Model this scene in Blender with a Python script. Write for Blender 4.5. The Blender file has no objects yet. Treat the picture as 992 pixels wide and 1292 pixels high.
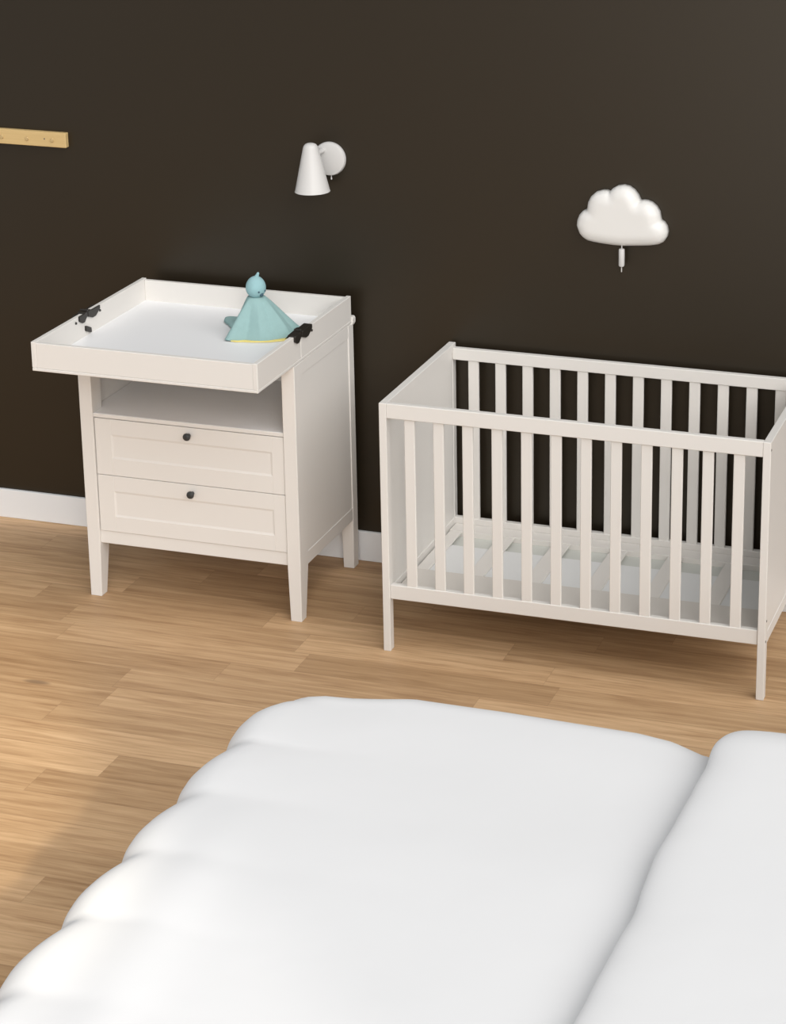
import bpy, bmesh, math, random
from mathutils import Vector, Matrix, noise as mnoise
random.seed(7)
sc = bpy.context.scene
COL = sc.collection
PI = math.pi

# ------------------------------------------------------------------ helpers
def tag(o, label=None, cat=None, group=None, kind=None):
    if label: o['label'] = label
    if cat: o['category'] = cat
    if group: o['group'] = group
    if kind: o['kind'] = kind
    return o

def thing(name, label, cat, loc=(0, 0, 0), rz=0.0, group=None):
    o = bpy.data.objects.new(name, None)
    o.empty_display_size = 0.1
    o.location = loc
    o.rotation_euler = (0, 0, rz)
    COL.objects.link(o)
    return tag(o, label, cat, group)

def obj(name, bm, mat, parent=None, smooth=False, loc=None, auto=None):
    me = bpy.data.meshes.new(name)
    bmesh.ops.recalc_face_normals(bm, faces=bm.faces[:])
    bm.to_mesh(me)
    bm.free()
    me.materials.append(mat)
    if smooth:
        for p in me.polygons:
            p.use_smooth = True
    if auto is not None:
        for p in me.polygons:
            p.use_smooth = True
        me.set_sharp_from_angle(angle=math.radians(auto))
    o = bpy.data.objects.new(name, me)
    COL.objects.link(o)
    if parent is not None:
        o.parent = parent
    if loc is not None:
        o.location = loc
    return o

def box(bm, x0, x1, y0, y1, z0, z1, bev=0.0015, seg=1):
    b = bmesh.new()
    vs = [b.verts.new((x, y, z)) for x in (x0, x1) for y in (y0, y1) for z in (z0, z1)]
    for f in ((0, 1, 3, 2), (4, 6, 7, 5), (0, 4, 5, 1), (2, 3, 7, 6), (0, 2, 6, 4), (1, 5, 7, 3)):
        b.faces.new([vs[i] for i in f])
    bmesh.ops.recalc_face_normals(b, faces=b.faces[:])
    if bev > 0:
        bmesh.ops.bevel(b, geom=b.edges[:], offset=bev, segments=seg, affect='EDGES', profile=0.5)
    merge(bm, b)

def merge(bm, b):
    m = {}
    for v in b.verts:
        m[v] = bm.verts.new(v.co)
    for f in b.faces:
        try:
            bm.faces.new([m[v] for v in f.verts])
        except ValueError:
            pass
    b.free()

def B(*args, **kw):
    bm = bmesh.new()
    box(bm, *args, **kw)
    return bm

def hexa(bm, bottom, top, bev=0.0015):
    """tapered post: bottom / top = (x0,x1,y0,y1,z)"""
    b = bmesh.new()
    def ring(r):
        x0, x1, y0, y1, z = r
        return [b.verts.new(p) for p in ((x0, y0, z), (x1, y0, z), (x1, y1, z), (x0, y1, z))]
    rs = [ring(r) for r in ([bottom, top] if not isinstance(bottom, list) else bottom)]
    b.faces.new(rs[0][::-1])
    b.faces.new(rs[-1])
    for a, c in zip(rs, rs[1:]):
        for i in range(4):
            j = (i + 1) % 4
            b.faces.new((a[i], a[j], c[j], c[i]))
    bmesh.ops.recalc_face_normals(b, faces=b.faces[:])
    if bev:
        bmesh.ops.bevel(b, geom=b.edges[:], offset=bev, segments=1, affect='EDGES')
    merge(bm, b)

def lathe(bm, prof, n=32, axis='Z', origin=(0, 0, 0), M=None):
    """prof = [(r, h)...] revolved around an axis"""
    b = bmesh.new()
    rings = []
    for r, h in prof:
        if r < 1e-6:
            rings.append([b.verts.new((0, 0, h))])
        else:
            rings.append([b.verts.new((r * math.cos(2 * PI * k / n), r * math.sin(2 * PI * k / n), h)) for k in range(n)])
    for a, c in zip(rings, rings[1:]):
        for k in range(n):
            l = (k + 1) % n
            if len(a) == 1 and len(c) == 1:
                continue
            if len(a) == 1:
                b.faces.new((a[0], c[k], c[l]))
            elif len(c) == 1:
                b.faces.new((a[k], a[l], c[0]))
            else:
                b.faces.new((a[k], a[l], c[l], c[k]))
    if M is None:
        if axis == 'Y':      # h runs towards -y
            M = Matrix.Rotation(PI / 2, 4, 'X')
        elif axis == 'X':
            M = Matrix.Rotation(PI / 2, 4, 'Y')
        else:
            M = Matrix.Identity(4)
        M = Matrix.Translation(origin) @ M
    bmesh.ops.transform(b, matrix=M, verts=b.verts[:])
    bmesh.ops.recalc_face_normals(b, faces=b.faces[:])
    merge(bm, b)

def prism(bm, poly, a0, a1, plane='YZ', bev=0.001):
    """closed 2-D outline extruded from a0 to a1 along the remaining axis"""
    b = bmesh.new()
    def P(p, a):
        if plane == 'YZ':
            return (a, p[0], p[1])
        if plane == 'XZ':
            return (p[0], a, p[1])
        return (p[0], p[1], a)
    lo = [b.verts.new(P(p, a0)) for p in poly]
    hi = [b.verts.new(P(p, a1)) for p in poly]
    b.faces.new(lo)
    b.faces.new(hi[::-1])
    n = len(poly)
    for i in range(n):
        j = (i + 1) % n
        b.faces.new((lo[i], hi[i], hi[j], lo[j]))
    bmesh.ops.recalc_face_normals(b, faces=b.faces[:])
    if bev:
        bmesh.ops.bevel(b, geom=b.edges[:], offset=bev, segments=1, affect='EDGES')
    merge(bm, b)

# ------------------------------------------------------------------ materials
class NT:
    def __init__(s, name):
        s.m = bpy.data.materials.new(name)
        s.m.use_nodes = True
        s.t = s.m.node_tree
        s.b = s.t.nodes['Principled BSDF']
    def n(s, ty, **kw):
        nd = s.t.nodes.new(ty)
        for k, v in kw.items():
            setattr(nd, k, v)
        return nd
    def l(s, a, b):
        s.t.links.new(a, b)
    def math(s, op, a, b=None, c=None):
        nd = s.n('ShaderNodeMath', operation=op)
        for i, v in enumerate((a, b, c)):
            if v is None:
                continue
            if isinstance(v, (int, float)):
                nd.inputs[i].default_value = v
            else:
                s.l(v, nd.inputs[i])
        return nd.outputs[0]
    def mix(s, fac, a, b, mode='MIX'):
        nd = s.n('ShaderNodeMix', data_type='RGBA', blend_type=mode)
        for i, v in ((0, fac), (6, a), (7, b)):
            if isinstance(v, (int, float)):
                nd.inputs[i].default_value = v
            elif isinstance(v, tuple):
                nd.inputs[i].default_value = v if len(v) == 4 else v + (1,)
            else:
                s.l(v, nd.inputs[i])
        return nd.outputs[2]

def paint(name, col, rough=0.5, var=0.03, scale=6.0, bump=0.0, spec=0.4):
    k = NT(name)
    tc = k.n('ShaderNodeTexCoord')
    nz = k.n('ShaderNodeTexNoise')
    nz.inputs['Scale'].default_value = scale
    nz.inputs['Detail'].default_value = 3
    k.l(tc.outputs['Object'], nz.inputs['Vector'])
    lo = tuple(c * (1 - var) for c in col)
    hi = tuple(min(1, c * (1 + var)) for c in col)
    k.l(k.mix(nz.outputs['Fac'], lo, hi), k.b.inputs['Base Color'])
    k.b.inputs['Roughness'].default_value = rough
    k.b.inputs['Specular IOR Level'].default_value = spec
    if bump:
        n2 = k.n('ShaderNodeTexNoise')
        n2.inputs['Scale'].default_value = 320
        k.l(tc.outputs['Object'], n2.inputs['Vector'])
        bp = k.n('ShaderNodeBump')
        bp.inputs['Strength'].default_value = bump
        bp.inputs['Distance'].default_value = 0.002
        k.l(n2.outputs['Fac'], bp.inputs['Height'])
        k.l(bp.outputs['Normal'], k.b.inputs['Normal'])
    return k.m

M = {}
M['white'] = paint('white_lacquer', (0.725, 0.70, 0.665), 0.5, 0.012)
M['melamine'] = paint('pale_melamine', (0.825, 0.83, 0.84), 0.45, 0.01)
M['base_board'] = paint('cot_base_board', (0.74, 0.745, 0.74), 0.55, 0.02)
M['base_slat'] = paint('cot_base_slat', (0.74, 0.71, 0.67), 0.55, 0.02)
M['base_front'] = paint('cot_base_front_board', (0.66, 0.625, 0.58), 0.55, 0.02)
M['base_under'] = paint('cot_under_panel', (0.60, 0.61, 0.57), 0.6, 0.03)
M['skirting'] = paint('white_skirting', (0.77, 0.78, 0.79), 0.5, 0.01)
M['black'] = paint('black_plastic', (0.022, 0.019, 0.016), 0.38, 0.15, 30)
M['knob'] = paint('dark_metal', (0.035, 0.037, 0.038), 0.35, 0.1, 30)
M['screw'] = paint('grey_screw', (0.12, 0.11, 0.10), 0.4, 0.1, 30)
M['lamp'] = paint('white_enamel', (0.61, 0.60, 0.585), 0.4, 0.008)
M['cord'] = paint('pale_cord', (0.62, 0.60, 0.57), 0.6, 0.02)
M['teal'] = paint('teal_plush', (0.285, 0.435, 0.43), 0.9, 0.06, 60, 0.35, 0.15)
M['teal_pale'] = paint('pale_teal_plush', (0.29, 0.475, 0.50), 0.9, 0.06, 60, 0.35, 0.15)
M['yellow'] = paint('yellow_lining', (0.80, 0.68, 0.24), 0.9, 0.05, 60, 0.2, 0.15)
M['eye'] = paint('dark_stitching', (0.05, 0.10, 0.13), 0.8, 0.1, 40)
M['mattress'] = paint('mattress_cloth', (0.78, 0.77, 0.75), 0.9, 0.02, 20, 0.1, 0.2)
M['plaster'] = paint('white_plaster', (0.80, 0.79, 0.77), 0.9, 0.02, 3, 0.05, 0.2)

# cloud lamp: milky plastic
k = NT('milky_plastic')
k.b.inputs['Base Color'].default_value = (0.76, 0.75, 0.725, 1)
k.b.inputs['Roughness'].default_value = 0.35
k.b.inputs['Subsurface Weight'].default_value = 0.15
k.b.inputs['Subsurface Radius'].default_value = (0.02, 0.02, 0.018)
M['milky'] = k.m

# duvet: fine woven cotton
k = NT('white_cotton')
tc = k.n('ShaderNodeTexCoord')
nz = k.n('ShaderNodeTexNoise'); nz.inputs['Scale'].default_value = 2.2; nz.inputs['Detail'].default_value = 3
k.l(tc.outputs['Object'], nz.inputs['Vector'])
k.l(k.mix(nz.outputs['Fac'], (0.80, 0.802, 0.81), (0.82, 0.822, 0.828)), k.b.inputs['Base Color'])
k.b.inputs['Roughness'].default_value = 0.95
k.b.inputs['Specular IOR Level'].default_value = 0.15
k.b.inputs['Sheen Weight'].default_value = 0.1
wv = k.n('ShaderNodeTexNoise'); wv.inputs['Scale'].default_value = 9; wv.inputs['Detail'].default_value = 2
k.l(tc.outputs['Object'], wv.inputs['Vector'])
bp = k.n('ShaderNodeBump'); bp.inputs['Strength'].default_value = 0.06; bp.inputs['Distance'].default_value = 0.02
k.l(wv.outputs['Fac'], bp.inputs['Height']); k.l(bp.outputs['Normal'], k.b.inputs['Normal'])
M['cotton'] = k.m

# dark brown wall paint
k = NT('dark_brown_wall_paint')
tc = k.n('ShaderNodeTexCoord')
nz = k.n('ShaderNodeTexNoise'); nz.inputs['Scale'].default_value = 1.6; nz.inputs['Detail'].default_value = 4
k.l(tc.outputs['Object'], nz.inputs['Vector'])
k.l(k.mix(nz.outputs['Fac'], (0.0150, 0.0102, 0.0050), (0.0172, 0.0120, 0.0064)), k.b.inputs['Base Color'])
k.b.inputs['Roughness'].default_value = 0.40
k.b.inputs['Specular IOR Level'].default_value = 0.5
k.b.inputs['Specular Tint'].default_value = (1.0, 0.93, 0.82, 1)
n2 = k.n('ShaderNodeTexNoise'); n2.inputs['Scale'].default_value = 240
k.l(tc.outputs['Object'], n2.inputs['Vector'])
bp = k.n('ShaderNodeBump'); bp.inputs['Strength'].default_value = 0.03; bp.inputs['Distance'].default_value = 0.001
k.l(n2.outputs['Fac'], bp.inputs['Height']); k.l(bp.outputs['Normal'], k.b.inputs['Normal'])
M['wall'] = k.m

# pine of the coat rail
k = NT('pale_pine')
tc = k.n('ShaderNodeTexCoord')
mp = k.n('ShaderNodeMapping'); mp.inputs['Scale'].default_value = (1.2, 14, 34)
k.l(tc.outputs['Object'], mp.inputs['Vector'])
nz = k.n('ShaderNodeTexNoise'); nz.inputs['Scale'].default_value = 3; nz.inputs['Detail'].default_value = 4
k.l(mp.outputs['Vector'], nz.inputs['Vector'])
k.l(k.mix(nz.outputs['Fac'], (0.52, 0.365, 0.155), (0.66, 0.48, 0.23)), k.b.inputs['Base Color'])
k.b.inputs['Roughness'].default_value = 0.5
M['pine'] = k.m
M['peg_wood'] = paint('peg_wood', (0.50, 0.36, 0.17), 0.5, 0.06, 40)

# oak plank floor
k = NT('oak_planks')
tc = k.n('ShaderNodeTexCoord')
sp = k.n('ShaderNodeSeparateXYZ')
k.l(tc.outputs['Object'], sp.inputs[0])
X, Y = sp.outputs['X'], sp.outputs['Y']
RW, PL = 0.1335, 0.84
yr = k.math('DIVIDE', k.math('ADD', Y, 0.635), RW)
row = k.math('FLOOR', yr)
fy = k.math('FRACT', yr)
# joint position of every row
wn = k.n('ShaderNodeTexWhiteNoise', noise_dimensions='1D')
k.l(k.math('ADD', row, 113.37), wn.inputs['W'])
off = wn.outputs['Value']
known = {-1: -.505, -2: -.45, -3: -.667, -4: -.95, -5: -.93, 2: -.19}
for rr, xx in known.items():
    sel = k.math('COMPARE', row, float(rr), 0.5)
    val = (-xx / PL) % 1.0
    mixn = k.n('ShaderNodeMix', data_type='FLOAT')
    k.l(sel, mixn.inputs[0]); k.l(off, mixn.inputs[2]); mixn.inputs[3].default_value = val
    off = mixn.outputs[0]
xr = k.math('ADD', k.math('DIVIDE', X, PL), off)
colm = k.math('FLOOR', xr)
fx = k.math('FRACT', xr)
cb = k.n('ShaderNodeCombineXYZ')
k.l(row, cb.inputs[0]); k.l(colm, cb.inputs[1]); cb.inputs[2].default_value = 3.0
w3 = k.n('ShaderNodeTexWhiteNoise', noise_dimensions='3D')
k.l(cb.outputs[0], w3.inputs['Vector'])
# grain
gv = k.n('ShaderNodeCombineXYZ')
k.l(k.math('ADD', k.math('MULTIPLY', X, 1.15), k.math('MULTIPLY', w3.outputs['Value'], 37.0)), gv.inputs[0])
k.l(k.math('MULTIPLY', Y, 21.0), gv.inputs[1])
k.l(k.math('MULTIPLY', row, 3.7), gv.inputs[2])
g1 = k.n('ShaderNodeTexNoise'); g1.inputs['Scale'].default_value = 2.0; g1.inputs['Detail'].default_value = 5; g1.inputs['Roughness'].default_value = 0.62; g1.inputs['Distortion'].default_value = 0.5
k.l(gv.outputs[0], g1.inputs['Vector'])
g2 = k.n('ShaderNodeTexNoise'); g2.inputs['Scale'].default_value = 7.0; g2.inputs['Detail'].default_value = 3
k.l(gv.outputs[0], g2.inputs['Vector'])
g = k.math('ADD', k.math('MULTIPLY', g1.outputs['Fac'], 0.72), k.math('MULTIPLY', g2.outputs['Fac'], 0.28))
rp = k.n('ShaderNodeValToRGB')
e = rp.color_ramp.elements
e[0].position = 0.30; e[0].color = (0.345, 0.200, 0.100, 1)
e[1].position = 0.72; e[1].color = (0.68, 0.470, 0.280, 1)
m_ = e.new(0.5); m_.color = (0.530, 0.345, 0.192, 1)
k.l(g, rp.inputs[0])
tone = k.n('ShaderNodeValToRGB')
te = tone.color_ramp.elements
te[0].position = 0.0; te[0].color = (0.79, 0.75, 0.70, 1)
te[1].position = 1.0; te[1].color = (1.15, 1.15, 1.15, 1)
k.l(w3.outputs['Value'], tone.inputs[0])
base = k.mix(1.0, rp.outputs[0], tone.outputs[0], 'MULTIPLY')
# a few knots in the boards
for kx_, ky_ in ((-2.031, -1.205), (-3.10, -2.35), (1.62, -1.15), (0.71, -4.6)):
    ddx = k.math('MULTIPLY', k.math('SUBTRACT', X, kx_), 1 / 0.055)
    ddy = k.math('MULTIPLY', k.math('SUBTRACT', Y, ky_), 1 / 0.016)
    r2_ = k.math('ADD', k.math('MULTIPLY', ddx, ddx), k.math('MULTIPLY', ddy, ddy))
    near = k.n('ShaderNodeMapRange', interpolation_type='SMOOTHSTEP')
    near.inputs['From Min'].default_value = 0.05; near.inputs['From Max'].default_value = 1.1
    near.inputs['To Min'].default_value = 0.62; near.inputs['To Max'].default_value = 0.0
    k.l(r2_, near.inputs['Value'])
    base = k.mix(near.outputs[0], base, (0.15, 0.095, 0.06))
# faint seams
ey = k.math('MINIMUM', fy, k.math('SUBTRACT', 1.0, fy))
ex = k.math('MINIMUM', fx, k.math('SUBTRACT', 1.0, fx))
seam = k.math('MAXIMUM', k.math('LESS_THAN', ey, 0.008), k.math('LESS_THAN', ex, 0.0012))
base = k.mix(k.math('MULTIPLY', seam, 0.25), base, (0.16, 0.09, 0.045))
k.l(base, k.b.inputs['Base Color'])
k.b.inputs['Roughness'].default_value = 0.52
k.b.inputs['Specular IOR Level'].default_value = 0.35
bp = k.n('ShaderNodeBump'); bp.inputs['Strength'].default_value = 0.08; bp.inputs['Distance'].default_value = 0.002
k.l(g, bp.inputs['Height']); k.l(bp.outputs['Normal'], k.b.inputs['Normal'])
M['oak'] = k.m

# ------------------------------------------------------------------ setting
WY = 0.008                                   # plane of the dark wall
XL, XR, YF = -4.6, 4.4, -8.0
tag(obj('floor', B(XL, XR, YF - 0.15, WY + 0.15, -0.06, 0.0, bev=0), M['oak']), kind='structure')
tag(obj('wall_back', B(XL, XR, WY, WY + 0.12, 0.0, 3.4, bev=0), M['wall']), kind='structure')
tag(obj('baseboard_back', B(XL, XR, WY - 0.014, WY, 0.0, 0.111, bev=0.002), M['skirting']), kind='structure')

# ------------------------------------------------------------------ changing table
TX, TW = -2.1851, 0.777                      # left side, width
TYF, TYB = -0.552, -0.0367
t = thing('changing_table', 'white changing table with fold-out tray top, open shelf and two drawers', 'changing table',
          (TX + TW / 2, (TYF + TYB) / 2, 0))
ox, oy = TX + TW / 2, (TYF + TYB) / 2
def T(x):                                    # measured from the left side
    return TX + x - ox
def TY(y):
    return y - oy
LZ = 0.893
# legs: full-height posts whose foot tapers
def leg(front, right):
    bm = bmesh.new()
    w, wb = 0.046, 0.0405
    if front:
        y0, y1, y1b = TYF, -0.485, -0.512
    else:
        y0, y1, y1b = TYB, -0.080, -0.080
    if right:
        xa, xb, xbb = TW - w, TW, TW - wb
        lo = (T(xbb), T(TW - 0.0015), TY(min(y0, y1b)), TY(max(y0, y1b)), 0)
        mid = (T(xa), T(xb), TY(min(y0, y1)), TY(max(y0, y1)), 0.19)
    else:
        xa, xb, xbb = 0, w, wb
        lo = (T(0.0), T(xbb), TY(min(y0, y1b)), TY(max(y0, y1b)), 0)
        mid = (T(xa), T(xb), TY(min(y0, y1)), TY(max(y0, y1)), 0.19)
    hi = mid[:4] + (LZ,)
    hexa(bm, [lo, mid, hi], None, 0.0015)
    return bm
for fr in (True, False):
    for rt in (False, True):
        obj('leg', leg(fr, rt), M['white'], t)
# side panels: recessed field between a top and a bottom rail
for rt in (False, True):
    bm = bmesh.new()
    s = 1 if rt else -1
    xo = TW if rt else 0.0
    def bx(d0, d1, *r, **kw):
        a, b_ = xo - s * d0, xo - s * d1
        box(bm, T(min(a, b_)), T(max(a, b_)), *r, **kw)
    bx(0.0015, 0.021, TY(-0.486), TY(-0.079), 0.847, 0.893)
    bx(0.0015, 0.021, TY(-0.486), TY(-0.079), 0.182, 0.228)
    bx(0.0034, 0.017, TY(-0.487), TY(-0.078), 0.226, 0.849, bev=0)
    obj('side_panel', bm, M['white'], t)
# front apron, shelf, back, bottom
obj('apron', B(T(0.045), T(0.732), TY(-0.541), TY(-0.52), 0.194, 0.2405), M['white'], t)
obj('shelf', B(T(0.018), T(0.759), TY(-0.5445), TY(-0.058), 0.6475, 0.661), M['melamine'], t)
bm = bmesh.new()
box(bm, T(0.046), T(0.731), TY(-0.5455), TY(-0.533), 0.6465, 0.6605)
e_ = obj('shelf_edge', bm, M['white'], t)
obj('back_panel', B(T(0.018), T(0.759), TY(-0.056), TY(-0.045), 0.19, 0.890), M['white'], t)
# drawers: stile-and-rail front with a recessed field
def drawer(z0, z1, f0, f1, kx, kz):
    bm = bmesh.new()
    x0, x1 = 0.0485, 0.7285
    a, b_ = 0.107, 0.686
    yf, yb = TY(-0.5465), TY(-0.528)
    box(bm, T(x0), T(a), yf, yb, z0, z1, bev=0.001)
    box(bm, T(b_), T(x1), yf, yb, z0, z1, bev=0.001)
    box(bm, T(a), T(b_), yf, yb, f1, z1, bev=0.001)
    box(bm, T(a), T(b_), yf, yb, z0, f0, bev=0.001)
    # sloping moulding and recessed field
    d = 0.006
    yy = TY(-0.5438)
    o4 = [(T(a), yf + 0.001, f0), (T(b_), yf + 0.001, f0), (T(b_), yf + 0.001, f1), (T(a), yf + 0.001, f1)]
    i4 = [(T(a + d), yy, f0 + d), (T(b_ - d), yy, f0 + d), (T(b_ - d), yy, f1 - d), (T(a + d), yy, f1 - d)]
    vo_ = [bm.verts.new(p) for p in o4]
    vi_ = [bm.verts.new(p) for p in i4]
    for i in range(4):
        j = (i + 1) % 4
        bm.faces.new((vo_[i], vo_[j], vi_[j], vi_[i]))
    bm.faces.new(vi_)
    # drawer body behind the front
    box(bm, T(x0 + 0.008), T(x1 - 0.008), yb - 0.001, TY(-0.10), z0 + 0.012, z1 - 0.03, bev=0)
    dr = obj('drawer', bm, M['white'], t)
    kb = bmesh.new()
    lathe(kb, [(0, 0), (0.0065, 0), (0.0055, 0.008), (0.0075, 0.012), (0.0122, 0.015), (0.0132, 0.019), (0.0115, 0.023), (0.006, 0.0255), (0, 0.026)],
          24, 'Y', (T(kx), TY(-0.5465), kz))
    tag(obj('knob', kb, M['knob'], dr, auto=40), 'dark metal round knob')
drawer(0.4455, 0.6445, 0.5065, 0.5895, 0.3925, 0.618)
drawer(0.2425, 0.4435, 0.298, 0.388, 0.3960, 0.4145)

# tray top
ZT0, ZT1 = 0.8945, 0.9912
TRX0, TRX1 = -0.0032, 0.7769
TRF, TRB = -0.8331, -0.0513
obj('tray_base', B(T(TRX0), T(TRX1), TY(TRF), TY(TRB), ZT0, 0.9043), M['white'], t)
obj('tray_bottom', B(T(TRX0 + 0.0155), T(TRX1 - 0.0155), TY(TRF + 0.0165), TY(TRB - 0.0155), 0.9042, 0.9135, bev=0), M['melamine'], t)
for rt in (False, True):
    bm = bmesh.new()
    x0, x1 = (TRX1 - 0.016, TRX1) if rt else (TRX0, TRX0 + 0.016)
    box(bm, T(x0), T(x1), TY(TRF), TY(-0.4905), 0.9045, ZT1)
    box(bm, T(x0), T(x1), TY(-0.4895), TY(TRB), 0.9045, ZT1)
    obj('tray_side', bm, M['white'], t)
obj('tray_front', B(T(TRX0 + 0.016), T(TRX1 - 0.016), TY(TRF + 0.001), TY(TRF + 0.017), 0.9045, ZT1 - 0.003), M['white'], t)
obj('tray_back', B(T(TRX0 + 0.016), T(TRX1 - 0.016), TY(TRB - 0.016), TY(TRB), 0.9045, ZT1 - 0.004), M['white'], t)
# hinge pin at the back right corner and left corner
for x0, x1 in ((TRX1 - 0.012, TRX1 + 0.005), (TRX0 - 0.005, TRX0 + 0.012)):
    bm = bmesh.new()
    hexa(bm, [(T(x0), T(x1 - 0.003 if x1 > 0.5 else x1), TY(-0.0515), TY(-0.030), 0.886), (T(x0), T(x1), TY(-0.0515), TY(-0.026), 0.894),
              (T(x0), T(x1), TY(-0.0515), TY(-0.026), 0.910), (T(x0), T(x1 - 0.003 if x1 > 0.5 else x1), TY(-0.0515), TY(-0.030), 0.917)], None, 0.001)
    obj('hinge_pin', bm, M['white'], t)
# black folding clips that straddle each tray side
def clip(right):
    xs = TRX1 if right else TRX0
    s = 1 if right else -1
    bm = bmesh.new()
    def leaf(y0, y1, xin, xout):
        # plate hanging on a side face, chamfered lower corners
        yl, yh = TY(y0), TY(y1)
        w = yh - yl
        poly = [(yl, 0.9935), (yh, 0.9935), (yh, 0.982), (yl + 0.62 * w, 0.9645), (yl + 0.38 * w, 0.9645), (yl, 0.976)]
        prism(bm, poly, T(min(xin, xout)), T(max(xin, xout)), 'YZ', 0.0012)
    gap = -0.4905
    for y0, y1 in ((-0.548, gap - 0.002), (gap + 0.002, -0.405)):
        leaf(y0, y1, xs, xs + s * 0.006)
        leaf(y0, y1, xs - s * 0.016, xs - s * 0.022)
        # saddle over the top edge
        yl, yh = TY(y0), TY(y1)
        if not right:
            yl, yh = (yh - 0.022, yh) if y1 < gap else (yl, yl + 0.022)
        prism(bm, [(yl, 0.9905), (yl + 0.006, 0.9955), (yh - 0.004, 0.9975), (yh, 0.9905)], T(xs - s * 0.0225 if s > 0 else xs - 0.0065),
              T(xs + 0.0065 if s > 0 else xs + 0.0225), 'YZ', 0.001)
    # pivot ridge
    lathe(bm, [(0, -0.013), (0.0042, -0.013), (0.0042, 0.013), (0, 0.013)], 12, 'X', (T(xs - s * 0.008), TY(gap), 0.9985))
    c = obj('fold_clip', bm, M['black'], t)
    tag(c, 'black plastic folding clip')
    for yy, zz in ((-0.400, 0.9725), (-0.5665, 0.9755))[:1 if right else 2]:
        b2 = bmesh.new()
        lathe(b2, [(0, -0.002), (0.0045, -0.002), (0.0045, 0.020), (0.0035, 0.022), (0, 0.022)], 12, 'X', (T(xs - s * 0.018 if s > 0 else xs - 0.002), TY(yy), zz))
        obj('screw', b2, M['black'], c)
    b3 = bmesh.new()
    xi = xs - s * 0.016
    prism(b3, [(TY(-0.509), 0.9325), (TY(-0.509), 0.9495), (TY(-0.500), 0.9480), (TY(-0.472), 0.9345), (TY(-0.470), 0.9180), (TY(-0.479), 0.9190)],
          T(min(xi, xi - s * 0.006)), T(max(xi, xi - s * 0.006)), 'YZ', 0.001)
    obj('latch', b3, M['black'], c)
    if right:
        b4 = bmesh.new()   # lever lying along the inner edge
        prism(b4, [(TY(-0.572), 0.9925), (TY(-0.476), 0.9955), (TY(-0.468), 1.001), (TY(-0.484), 1.003), (TY(-0.50), 0.999)],
              T(xi - 0.004), T(xi + 0.002), 'YZ', 0.0008)
        obj('lever', b4, M['black'], c)
clip(False)
clip(True)

# ------------------------------------------------------------------ cot
CX, CL = -1.0718, 1.25
CYF, CYB = -0.6765, -0.0079
CH = 0.8469
cot = thing('baby_cot', 'white slatted baby cot with solid end panels standing beside the changing table', 'cot',
            (CX + CL / 2, (CYF + CYB) / 2, 0))
qx, qy = CX + CL / 2, (CYF + CYB) / 2
def Cx(x): return CX + x - qx
def Cy(y): return y - qy
PT = 0.0242
for rt in (False, True):
    xa, xb = (CL - PT, CL) if rt else (0.0, PT)
    for fr in (True, False):
        y0, y1 = (CYF, CYF + 0.032) if fr else (CYB - 0.032, CYB)
        bm = B(Cx(xa), Cx(xb), Cy(y0), Cy(y1), 0.0, CH, bev=0.0015)
        obj('leg', bm, M['white'], cot)
    bm = bmesh.new()
    box(bm, Cx(xa + 0.0015), Cx(xb - 0.0015), Cy(CYF + 0.031), Cy(CYB - 0.031), 0.222, CH - 0.006, bev=0)
    box(bm, Cx(xa), Cx(xb), Cy(CYF + 0.0315), Cy(CYB - 0.0315), CH - 0.03, CH, bev=0.0015)
    box(bm, Cx(xa - (0.0 if not rt else 0.002)), Cx(xb + (0.002 if not rt else 0.0)), Cy(CYF + 0.0315), Cy(CYB - 0.0315), 0.182, 0.222, bev=0.002)
    p_ = obj('end_panel', bm, M['white'], cot)
    if rt:
        for yy, zz in ((CYF + 0.006, 0.822), (CYF + 0.014, 0.262), (CYF + 0.008, 0.196)):
            b2 = bmesh.new()
            lathe(b2, [(0, -0.004), (0.0038, -0.004), (0.0038, 0.0012), (0.002, 0.0016), (0, 0.0010)], 14, 'X', (Cx(CL), Cy(yy), zz))
            obj('screw', b2, M['screw'], p_)
# rails
RX0, RX1 = PT, CL - PT
FR0, FR1 = CYF + 0.0015, CYF + 0.0225
obj('rail', B(Cx(RX0), Cx(RX1), Cy(FR0), Cy(FR1), 0.7975, 0.8469, bev=0.002), M['white'], cot)
obj('rail', B(Cx(RX0), Cx(RX1), Cy(FR0 + 0.006), Cy(FR1 + 0.006), 0.1815, 0.2305, bev=0.002), M['white'], cot)
BR0, BR1 = CYB - 0.036, CYB - 0.0135
obj('rail', B(Cx(RX0), Cx(RX1), Cy(BR0), Cy(BR1), 0.7955, 0.8368, bev=0.002), M['white'], cot)
obj('rail', B(Cx(RX0), Cx(RX1), Cy(BR0), Cy(BR1), 0.1815, 0.2235, bev=0.002), M['white'], cot)
for i in range(12):
    xc = 0.0975 + 0.0959 * i
    obj('slat', B(Cx(xc - 0.0174), Cx(xc + 0.0174), Cy(FR0 + 0.008), Cy(FR1 - 0.003), 0.228, 0.799, bev=0.002), M['white'], cot)
for i in range(12):
    xc = 0.0965 + 0.0961 * i
    obj('slat', B(Cx(xc - 0.0182), Cx(xc + 0.0182), Cy(BR0 + 0.005), Cy(BR1 - 0.005), 0.221, 0.798, bev=0.002), M['white'], cot)
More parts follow.
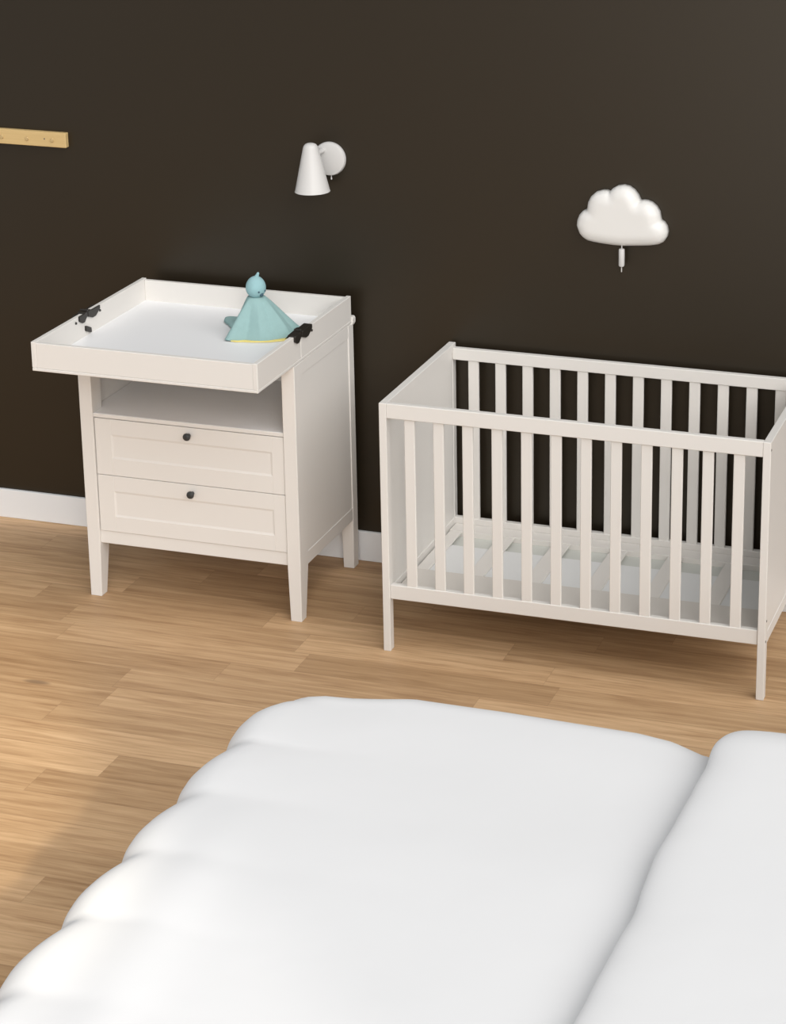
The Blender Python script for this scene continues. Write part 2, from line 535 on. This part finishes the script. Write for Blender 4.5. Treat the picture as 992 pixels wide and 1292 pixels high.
# bed base
ZB = 0.200
base = obj('bed_base', B(Cx(PT + 0.004), Cx(CL - PT - 0.004), Cy(-0.640), Cy(-0.046), ZB - 0.027, ZB - 0.018, bev=0.001), M['base_under'], cot)
obj('base_board', B(Cx(PT + 0.006), Cx(CL - PT - 0.006), Cy(-0.452), Cy(-0.216), ZB - 0.018, ZB - 0.006, bev=0.001), M['base_board'], base)
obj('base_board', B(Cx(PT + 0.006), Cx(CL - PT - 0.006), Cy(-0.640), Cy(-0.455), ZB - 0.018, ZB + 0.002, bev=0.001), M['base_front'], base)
obj('base_board', B(Cx(PT + 0.006), Cx(CL - PT - 0.006), Cy(-0.112), Cy(-0.046), ZB - 0.018, ZB + 0.002, bev=0.001), M['base_slat'], base)
for a, b_ in ((PT + 0.008, 0.075), (0.210, 0.266), (0.404, 0.463), (0.606, 0.664), (0.804, 0.856), (1.0, 1.056), (1.185, CL - PT - 0.008)):
    obj('base_slat', B(Cx(a), Cx(b_), Cy(-0.454), Cy(-0.113), ZB - 0.0055, ZB, bev=0.001), M['base_slat'], base)

# ------------------------------------------------------------------ coat rail on the wall
cr = thing('coat_rail', 'narrow pale pine rail mounted on dark wall at upper left, above the changing table', 'coat rail', (-2.475, WY, 1.4507))
obj('board', B(-0.66, 0.0, -0.022, 0.0, -0.0262, 0.0262, bev=0.002), M['pine'], cr)
for xx in (-0.052, -0.150, -0.248, -0.346, -0.444, -0.542):
    bm = bmesh.new()
    lathe(bm, [(0, 0), (0.0075, 0), (0.0075, 0.004), (0.006, 0.006), (0, 0.0062)], 20, 'Y', (xx, -0.0205, -0.001))
    obj('peg', bm, M['peg_wood'], cr, auto=40)
bm = bmesh.new()
lathe(bm, [(0, 0), (0.0028, 0), (0.0022, 0.0015), (0, 0.002)], 12, 'Y', (-0.082, -0.0215, 0.002))
obj('screw', bm, M['screw'], cr)

# ------------------------------------------------------------------ cone wall lamp
WLX, WLZ = TX + 0.6925, 1.452
wl = thing('wall_lamp', 'white cone shaped wall lamp with round wall plate, above the changing table', 'wall lamp', (WLX, WY, WLZ))
bm = bmesh.new()
lathe(bm, [(0, 0), (0.0555, 0), (0.0575, 0.003), (0.0575, 0.014), (0.0545, 0.019), (0.045, 0.0215), (0, 0.023)], 56, 'Y', (0, 0, 0))
obj('wall_plate', bm, M['lamp'], wl, auto=35)
SX, SY = -0.0255, -0.108                      # axis of the shade, relative to the plate
tilt = Matrix.Translation((SX, SY, 0.0)) @ Matrix.Rotation(math.radians(-1.0), 4, 'Y')
prof = [(0.0, 0.0735), (0.010, 0.0725), (0.018, 0.069), (0.0235, 0.0625), (0.0262, 0.054), (0.0580, -0.0885), (0.0595, -0.0915), (0.0580, -0.0925),
        (0.0555, -0.0885), (0.0245, 0.052), (0.018, 0.062), (0.0, 0.066)]
bm = bmesh.new()
lathe(bm, prof, 56, M=tilt)
obj('lamp_shade', bm, M['lamp'], wl, auto=50)
bm = bmesh.new()
lathe(bm, [(0, 0.018), (0.009, 0.018), (0.009, 0.092), (0, 0.092)], 24, 'Y', (SX + 0.006, 0, 0.03))
lathe(bm, [(0, -0.012), (0.012, -0.012), (0.012, 0.004), (0, 0.004)], 24, 'Y', (SX + 0.006, -0.02, 0.03))
obj('arm', bm, M['lamp'], wl, auto=40)
bm = bmesh.new()
lathe(bm, [(0, -0.012), (0.012, -0.012), (0.014, 0.0), (0.017, 0.012), (0.017, 0.05), (0, 0.05)], 24, M=Matrix.Translation((SX, SY, 0.0)))
obj('bulb_holder', bm, M['lamp'], wl, auto=40)
bm = bmesh.new()
lathe(bm, [(0, -0.072), (0.0022, -0.071), (0.0026, -0.066), (0.0016, -0.063), (0.0016, -0.050), (0, -0.050)], 12, M=Matrix.Translation((0.006, -0.012, 0)))
obj('pull_switch', bm, M['lamp'], wl, auto=40)

# ------------------------------------------------------------------ cloud lamp
cl = thing('cloud_lamp', 'white cloud shaped wall lamp with hanging pull switch, on dark wall above the cot', 'wall lamp', (TX + 1.7215, WY, 1.325))
arcs = [(1.5650, 1.2905), (1.5667, 1.3085), (1.5735, 1.3265), (1.5845, 1.3395), (1.5998, 1.3475),
        (1.6030, 1.3710), (1.6130, 1.3915), (1.6290, 1.4065), (1.6510, 1.4135), (1.6650, 1.4140), (1.6750, 1.4110),
        (1.6860, 1.4230), (1.7010, 1.4320), (1.7219, 1.4360), (1.7400, 1.4325), (1.7570, 1.4215), (1.7700, 1.4055), (1.7779, 1.3885),
        (1.7900, 1.3905), (1.8014, 1.3895), (1.8170, 1.3840), (1.8320, 1.3720), (1.8430, 1.3545), (1.8483, 1.3275),
        (1.8590, 1.3210), (1.8680, 1.3080), (1.8720, 1.2890), (1.8690, 1.2730), (1.8590, 1.2570), (1.8419, 1.2475),
        (1.8150, 1.2420), (1.7800, 1.2385), (1.7241, 1.2338), (1.6900, 1.2340), (1.6500, 1.2365), (1.6200, 1.2398), (1.6026, 1.2433), (1.5860, 1.2530), (1.5740, 1.2660)]
# densify
out = []
for i in range(len(arcs)):
    a, b_ = Vector(arcs[i]), Vector(arcs[(i + 1) % len(arcs)])
    for q in range(3):
        out.append(a.lerp(b_, q / 3))
out = [p - Vector((1.7215, 1.325)) for p in out]
ctr = Vector((0.0, -0.025))
def dist_out(p):
    d = 9
    for i in range(len(out)):
        a, b_ = out[i], out[(i + 1) % len(out)]
        ab = b_ - a
        tt = max(0, min(1, (p - a).dot(ab) / max(ab.length_squared, 1e-12)))
        d = min(d, (p - a - ab * tt).length)
    return d
bm = bmesh.new()
rings = []
NR = 12
H0, HR = 0.022, 0.030
rings.append([bm.verts.new((p.x, 0.0, p.y)) for p in out])
rings.append([bm.verts.new((p.x, -H0, p.y)) for p in out])
for r in range(1, NR):
    s = 1 - (r / NR) ** 1.35
    row_ = []
    for p in out:
        w = ctr + (p - ctr) * s
        d = min(1.0, dist_out(w) / 0.040)
        row_.append(bm.verts.new((w.x, -(H0 + HR * math.sqrt(max(0, 1 - (1 - d) ** 2))), w.y)))
    rings.append(row_)
cv = bm.verts.new((ctr.x, -(H0 + HR), ctr.y))
n = len(out)
for a, b_ in zip(rings, rings[1:]):
    for i in range(n):
        j = (i + 1) % n
        bm.faces.new((a[i], a[j], b_[j], b_[i]))
for i in range(n):
    bm.faces.new((rings[-1][i], rings[-1][(i + 1) % n], cv))
bm.faces.new(rings[0][::-1])
obj('shade', bm, M['milky'], cl, smooth=True)
bm = bmesh.new()
MT = Matrix.Translation((0.001, -0.036, 0))
lathe(bm, [(0, -0.1575), (0.008, -0.1575), (0.0098, -0.154), (0.0098, -0.102), (0.008, -0.0985), (0.0016, -0.098), (0.0016, -0.085), (0, -0.085)], 24, M=MT)
pc = obj('pull_switch', bm, M['lamp'], cl, auto=40)
bm = bmesh.new()
lathe(bm, [(0, -0.178), (0.0018, -0.177), (0.0018, -0.157), (0, -0.157)], 10, M=MT)
obj('cord_end', bm, M['cord'], pc)

# ------------------------------------------------------------------ plush comforter on the tray
DZ = 0.9145
dd = thing('plush_comforter', 'teal plush comforter blanket with round bird head, sitting on the changing tray', 'soft toy', (TX + 0.54, -0.30, DZ))
dd.rotation_euler = (0, 0, 0)
# outline of the cloth on the tray: angle (deg) -> radius, lift of the tip
ctl = [(-180, .078, 0), (-150, .080, 0), (-128, .108, 0), (-116, .136, 0.002), (-104, .120, 0), (-88, .104, 0), (-68, .108, 0), (-40, .118, 0), (-15, .128, 0),
       (5, .134, 0), (24, .150, 0.004), (40, .125, 0), (70, .105, 0), (100, .100, 0), (128, .118, 0), (151, .178, 0.012), (166, .120, 0.004), (180, .078, 0)]
def rad(a):
    a = (a + 180) % 360 - 180
    for (a0, r0, l0), (a1, r1, l1) in zip(ctl, ctl[1:]):
        if a0 <= a <= a1:
            u = (a - a0) / (a1 - a0)
            u = u * u * (3 - 2 * u)
            return r0 + (r1 - r0) * u, l0 + (l1 - l0) * u
    return .08, 0
NA, NRR = 120, 22
PK = 0.122
bm = bmesh.new()
rows = []
for i in range(NRR + 1):
    u = i / NRR
    ring = []
    for kk in range(NA):
        ang = -180 + 360 * kk / NA
        r, lift = rad(ang)
        rr = 0.027 + (r - 0.027) * u
        # cloth hangs from the neck: steep first, flaring on the tray
        z = PK * (1 - u ** 1.12) ** (1.12 if r < 0.12 else 1.0)
        lw = math.exp(-((ang - 151) / 20) ** 2) + math.exp(-((ang + 209) / 20) ** 2)
        zl = max(PK * (1 - min(1.0, (rr - 0.027) / 0.060)), 0.021 - 0.008 * u)
        z = z * (1 - lw) + zl * lw if u < 1 else z
        z += lift * u ** 4 * (1 - lw)
        fold = 0.0060 * (1 - 2 * abs(math.sin(math.radians(ang) * 3.5 + 0.55)) ** 0.7) * math.sin(PI * min(1, u * 0.9)) * (0.3 + u)
        rr += fold
        if i == NRR:
            z += 0.0012
        ring.append(bm.verts.new((rr * math.cos(math.radians(ang)), rr * math.sin(math.radians(ang)), max(z, 0.0015))))
    rows.append(ring)
for a, b_ in zip(rows, rows[1:]):
    for kk in range(NA):
        l = (kk + 1) % NA
        bm.faces.new((a[kk], a[l], b_[l], b_[kk]))
bm.faces.new(rows[0][::-1])
cloth = obj('cloth', bm, M['teal'], dd, smooth=True)
so = cloth.modifiers.new('thick', 'SOLIDIFY'); so.thickness = 0.003; so.offset = 1
# yellow lining peeping out under the front hem
bm = bmesh.new()
inn, o_ = [], []
for kk in range(NA + 1):
    ang = -108 + (128) * kk / NA
    r, _ = rad(ang)
    w = 0.0060 + 0.0030 * math.sin(PI * kk / NA) + 0.012 * math.exp(-((ang + 22) / 13) ** 2) + 0.004 * math.exp(-((ang + 90) / 12) ** 2)
    c_, s_ = math.cos(math.radians(ang)), math.sin(math.radians(ang))
    inn.append(((r - 0.02) * c_, (r - 0.02) * s_))
    o_.append(((r + w) * c_, (r + w) * s_))
vv = [[bm.verts.new((p[0], p[1], z)) for p in q_] for q_ in (inn, o_) for z in (0.0005, 0.0040)]
for kk in range(NA):
    for a, b_ in ((0, 2), (2, 3), (3, 1), (1, 0)):
        bm.faces.new((vv[a][kk], vv[a][kk + 1], vv[b_][kk + 1], vv[b_][kk]))
for e0 in (0, NA):
    bm.faces.new([vv[0][e0], vv[2][e0], vv[3][e0], vv[1][e0]])
tag(obj('lining', bm, M['yellow'], dd), 'yellow lining')
# head
HC = Vector((0.0, 0.0, 0.157))
bm = bmesh.new()
bmesh.ops.create_uvsphere(bm, u_segments=40, v_segments=26, radius=1)
for v in bm.verts:
    zz = v.co.z
    w = 0.0335 * (1 + 0.05 * -zz)
    v.co = Vector((v.co.x * w, v.co.y * w, zz * 0.0375)) + HC
head = obj('head', bm, M['teal_pale'], dd, smooth=True)
bm = bmesh.new()
Mt = Matrix.Translation(HC + Vector((0.004, 0, 0.034))) @ Matrix.Rotation(math.radians(22), 4, 'Y')
lathe(bm, [(0.0, -0.004), (0.0085, -0.002), (0.007, 0.004), (0.0052, 0.010), (0.0042, 0.015), (0.0025, 0.018), (0, 0.019)], 18, M=Mt)
obj('tuft', bm, M['teal_pale'], head, smooth=True)
fd = Vector((0.908, -0.435, -0.32)).normalized()
side = fd.cross(Vector((0, 0, 1))).normalized()
upv = side.cross(fd)
for sx, su, rr in ((-0.42, 0.02, 0.0036), (0.42, 0.02, 0.0036)):
    d = (fd + side * sx + upv * su).normalized()
    pos = HC + Vector((d.x * 0.0335, d.y * 0.0335, d.z * 0.0375))
    bm = bmesh.new()
    bmesh.ops.create_uvsphere(bm, u_segments=14, v_segments=10, radius=rr)
    bmesh.ops.translate(bm, verts=bm.verts[:], vec=pos)
    tag(obj('eye', bm, M['eye'], head, smooth=True), 'small dark embroidered eye')
d = (fd - upv * 0.32).normalized()
pos = HC + Vector((d.x * 0.0335, d.y * 0.0335, d.z * 0.0375))
bm = bmesh.new()
rot = d.to_track_quat('Z', 'Y').to_matrix().to_4x4()
lathe(bm, [(0, -0.003), (0.0075, -0.001), (0.0062, 0.003), (0.003, 0.0062), (0, 0.0072)], 18, M=Matrix.Translation(pos) @ rot)
obj('beak', bm, M['eye'], head, smooth=True)

# ------------------------------------------------------------------ bed and duvet
BX0, BX1, BY0, BY1 = -0.66, 1.33, -3.66, -2.29
bed = thing('bed', 'bed covered right over by the plain white duvet in the foreground', 'bed', ((BX0 + BX1) / 2, (BY0 + BY1) / 2, 0))
bx_, by_ = (BX0 + BX1) / 2, (BY0 + BY1) / 2
bm = bmesh.new()
hx, hy = (BX1 - BX0) / 2 - 0.02, (BY1 - BY0) / 2 - 0.02
box(bm, -hx, hx, -hy, hy, 0.30, 0.545, bev=0.05, seg=4)
obj('mattress', bm, M['mattress'], bed, auto=40)
bm = bmesh.new()
box(bm, -hx, hx, -hy, hy, 0.22, 0.298, bev=0.004)
obj('bed_frame', bm, M['white'], bed)
for sx in (-1, 1):
    for sy in (-1, 1):
        bm = bmesh.new()
        x, y = sx * (hx - 0.06), sy * (hy - 0.06)
        hexa(bm, (x - 0.022, x + 0.022, y - 0.022, y + 0.022, 0), (x - 0.03, x + 0.03, y - 0.03, y + 0.03, 0.221))
        obj('leg', bm, M['white'], bed)

duvet = thing('duvet', 'plain white duvet spread over the bed, top end folded back at right', 'duvet', (bx_, by_, 0.55))
ZT = 0.600
R_ = 0.105
CXL, CXR, CYN, CYFAR = -0.715, 1.36, -3.66, -2.135     # core rectangle of the flat top
rc = 0.13
DROP = 0.24
FAR = [(-3, 0), (-0.80, 0), (-0.70, -0.03), (-0.60, -0.048), (-0.53, -0.03), (-0.44, -0.002), (-0.2, -0.006), (0.0, -0.018), (0.15, -0.022), (0.24, -0.04), (0.33, -0.088), (0.45, -0.10), (3, -0.10)]
def duv(px, py):
    """unrolled cloth point -> 3-D"""
    ix = min(max(px, CXL + rc), CXR - rc)
    iy = min(max(py, CYN + rc), CYFAR - rc)
    dx, dy = px - ix, py - iy
    L = math.hypot(dx, dy)
    if L <= rc:
        cx_, cy_, d, nx, ny = px, py, 0.0, 0.0, 0.0
        if L > 1e-9:
            nx, ny = dx / L, dy / L
    else:
        nx, ny = dx / L, dy / L
        cx_, cy_ = ix + nx * rc, iy + ny * rc
        d = L - rc
    if d < PI / 2 * R_:
        g_, h_ = R_ * math.sin(d / R_), R_ * (1 - math.cos(d / R_))
    else:
        g_, h_ = R_, R_ + d - PI / 2 * R_
    x, y, z = cx_ + nx * g_, cy_ + ny * g_, ZT - h_
    # channel puffs along the foot end
    ph = (py + 2.43) / 0.275
    puff = abs(math.sin(PI * (ph - math.floor(ph)) ** 0.85)) ** 0.85
    wgt = math.exp(-max(0, px - CXL) / 0.16)
    x += (0.012 - 0.030 * puff) * wgt * max(0, -nx if d > 0 else 0.3)
    z += (0.006 * puff - 0.003) * wgt
    sh = 0.0
    for (a0, s0), (a1, s1) in zip(FAR, FAR[1:]):
        if a0 <= px <= a1:
            sh = s0 + (s1 - s0) * (px - a0) / (a1 - a0)
    wy = max(0.0, min(1.0, (py + 2.6) / 0.4))
    y += sh * wy * wy * (3 - 2 * wy)
    # soft rumple
    z += 0.006 * (mnoise.noise(Vector((px * 2.1, py * 2.1, 0.3)))) * (1 if d < 0.05 else 0.3)
    # broad crown of the filling
    z += 0.012 * (1 - min(1, abs((py + 2.9) / 0.8)) ** 2)
    # long soft fold towards the viewer
    fx_ = px - (-0.62 + (-(py) - 2.9) * 0.12)
    z += 0.010 * math.exp(-(fx_ / 0.07) ** 2) * max(0, min(1, (-py - 2.75) / 0.3))
    return Vector((x - bx_, y - by_, z - 0.55))
ext = PI / 2 * R_ + DROP
NX, NY = 130, 130
bm = bmesh.new()
gr = []
for i in range(NX + 1):
    px = CXL - ext + (CXR - CXL + 2 * ext) * i / NX
    gr.append([bm.verts.new(duv(px, CYN - ext + (CYFAR - CYN + 2 * ext) * j / NY)) for j in range(NY + 1)])
for i in range(NX):
    for j in range(NY):
        bm.faces.new((gr[i][j], gr[i + 1][j], gr[i + 1][j + 1], gr[i][j + 1]))
cv_ = obj('cover', bm, M['cotton'], duvet, smooth=True)
so = cv_.modifiers.new('thick', 'SOLIDIFY'); so.thickness = 0.03; so.offset = -1
# folded-back end lying across the bed
bm = bmesh.new()
FX0, FX1, FY0, FY1 = 0.362, 0.99, -3.70, -2.133
NXf, NYf = 46, 120
th = 0.088
loops = []
for j in range(NYf + 1):
    v = j / NYf
    y = FY0 + (FY1 - FY0) * v
    # rounded far and near ends
    e1 = min(1, (1 - v) * (FY1 - FY0) / 0.13); e2 = min(1, v * (FY1 - FY0) / 0.10)
    en = math.sqrt(max(0.0, 1 - (1 - min(e1, e2)) ** 2))
    wob = 0.010 * mnoise.noise(Vector((y * 3.1, 5.2, 0))) + 0.006 * mnoise.noise(Vector((y * 7.3, 1.7, 0)))
    loop = []
    for i in range(NXf):
        a = 2 * PI * i / NXf
        ca, sa = math.cos(a), math.sin(a)
        # flattened super-ellipse
        cx_ = (abs(ca) ** 0.35) * (1 if ca > 0 else -1)
        sz = (abs(sa) ** 0.62) * (1 if sa > 0 else -1)
        hw = (FX1 - FX0) / 2 - 0.07 * (1 - en)
        x = (FX0 + FX1) / 2 + cx_ * hw + wob * (1 if cx_ < 0 else 0)
        z = th / 2 * (0.08 + 0.92 * en) * sz * (1 + 0.10 * mnoise.noise(Vector((x * 3, y * 2.5, 2.0))))
        loop.append(bm.verts.new((x - bx_, y - by_, 0.642 + z - 0.55)))
    loops.append(loop)
for a, b_ in zip(loops, loops[1:]):
    for i in range(NXf):
        j = (i + 1) % NXf
        bm.faces.new((a[i], a[j], b_[j], b_[i]))
bm.faces.new(loops[0][::-1]); bm.faces.new(loops[-1])
obj('folded_end', bm, M['cotton'], duvet, smooth=True)

# ------------------------------------------------------------------ light
w = bpy.data.worlds.new('sky')
sc.world = w
w.use_nodes = True
bg = w.node_tree.nodes['Background']
bg.inputs['Color'].default_value = (0.97, 0.985, 1.0, 1)
bg.inputs['Strength'].default_value = 0.5

def sun(name, to_light, energy, angle, col):
    L = bpy.data.lights.new(name, 'SUN')
    L.energy = energy; L.angle = math.radians(angle); L.color = col
    o = bpy.data.objects.new(name, L)
    o.rotation_euler = (-Vector(to_light)).to_track_quat('-Z', 'Y').to_euler()
    o.location = Vector(to_light) * 12
    COL.objects.link(o)
    return o
# broad soft daylight from the open front and right of the room
sun('daylight', (0.40, -0.86, 0.34), 1.07, 22, (1.0, 0.97, 0.94))
sun('skylight', (0.62, -0.35, 0.70), 2.0, 60, (1.0, 0.98, 0.96))
# added fill light behind the viewer, brightens the upper right of the wall
gl = bpy.data.lights.new('wall_fill_light', 'AREA')
gl.shape = 'RECTANGLE'; gl.size = 2.6; gl.size_y = 2.2; gl.energy = 65; gl.color = (1.0, 0.98, 0.95)
go = bpy.data.objects.new('wall_fill_light', gl)
go.location = (-0.2, -8.3, 1.25)
go.rotation_euler = Vector((0, 1, 0)).to_track_quat('-Z', 'Y').to_euler()
COL.objects.link(go)
# low warm sunshine falling through an opening: a soft square patch
def beam(name, loc, direction, deg, blend, energy, col):
    L = bpy.data.lights.new(name, 'SPOT')
    L.energy = energy; L.color = col
    L.use_square = True
    L.spot_size = math.radians(deg); L.spot_blend = blend
    L.shadow_soft_size = 0.12
    o = bpy.data.objects.new(name, L)
    o.location = loc
    o.rotation_euler = Vector(direction).to_track_quat('-Z', 'Y').to_euler()
    COL.objects.link(o)
SL = Vector((2.50, -7.9, 3.35))
beam('sunbeam', SL, (-0.540, 0.660, -0.505), 17, 0.14, 330, (1.0, 0.94, 0.86))
beam('sunbeam', SL, Vector((-2.16, -1.62, 0.0)) - SL, 7.0, 0.5, 2000, (1.0, 0.86, 0.62))

# ------------------------------------------------------------------ camera
f, pcx, pcy = 2872.4429, 723.63398, 399.988
yaw, pitch, roll = -.2825646, .29507414, .0045577
C = Vector((1.38991766, -6.97250716, 3.17693509))
c, s = math.cos(yaw), math.sin(yaw)
r = Vector((c, -s, 0)); f0 = Vector((s, c, 0)); u0 = Vector((0, 0, 1))
fw = f0 * math.cos(pitch) - u0 * math.sin(pitch)
up = u0 * math.cos(pitch) + f0 * math.sin(pitch)
r2 = r * math.cos(roll) + up * math.sin(roll)
u2 = up * math.cos(roll) - r * math.sin(roll)
cam = bpy.data.cameras.new('camera')
co = bpy.data.objects.new('camera', cam)
COL.objects.link(co)
Mx = Matrix((r2, u2, -fw)).transposed().to_4x4()
Mx.translation = C
co.matrix_world = Mx
cam.sensor_fit = 'HORIZONTAL'
cam.sensor_width = 36.0
cam.lens = f * 36.0 / 992
cam.shift_x = (496 - pcx) / 992
cam.shift_y = (pcy - 646) / 992
cam.clip_end = 100
sc.camera = co

sc.view_settings.view_transform = 'Standard'
sc.view_settings.look = 'None'
sc.view_settings.exposure = 0.0
sc.view_settings.gamma = 1.0
sc.view_settings.use_curve_mapping = False
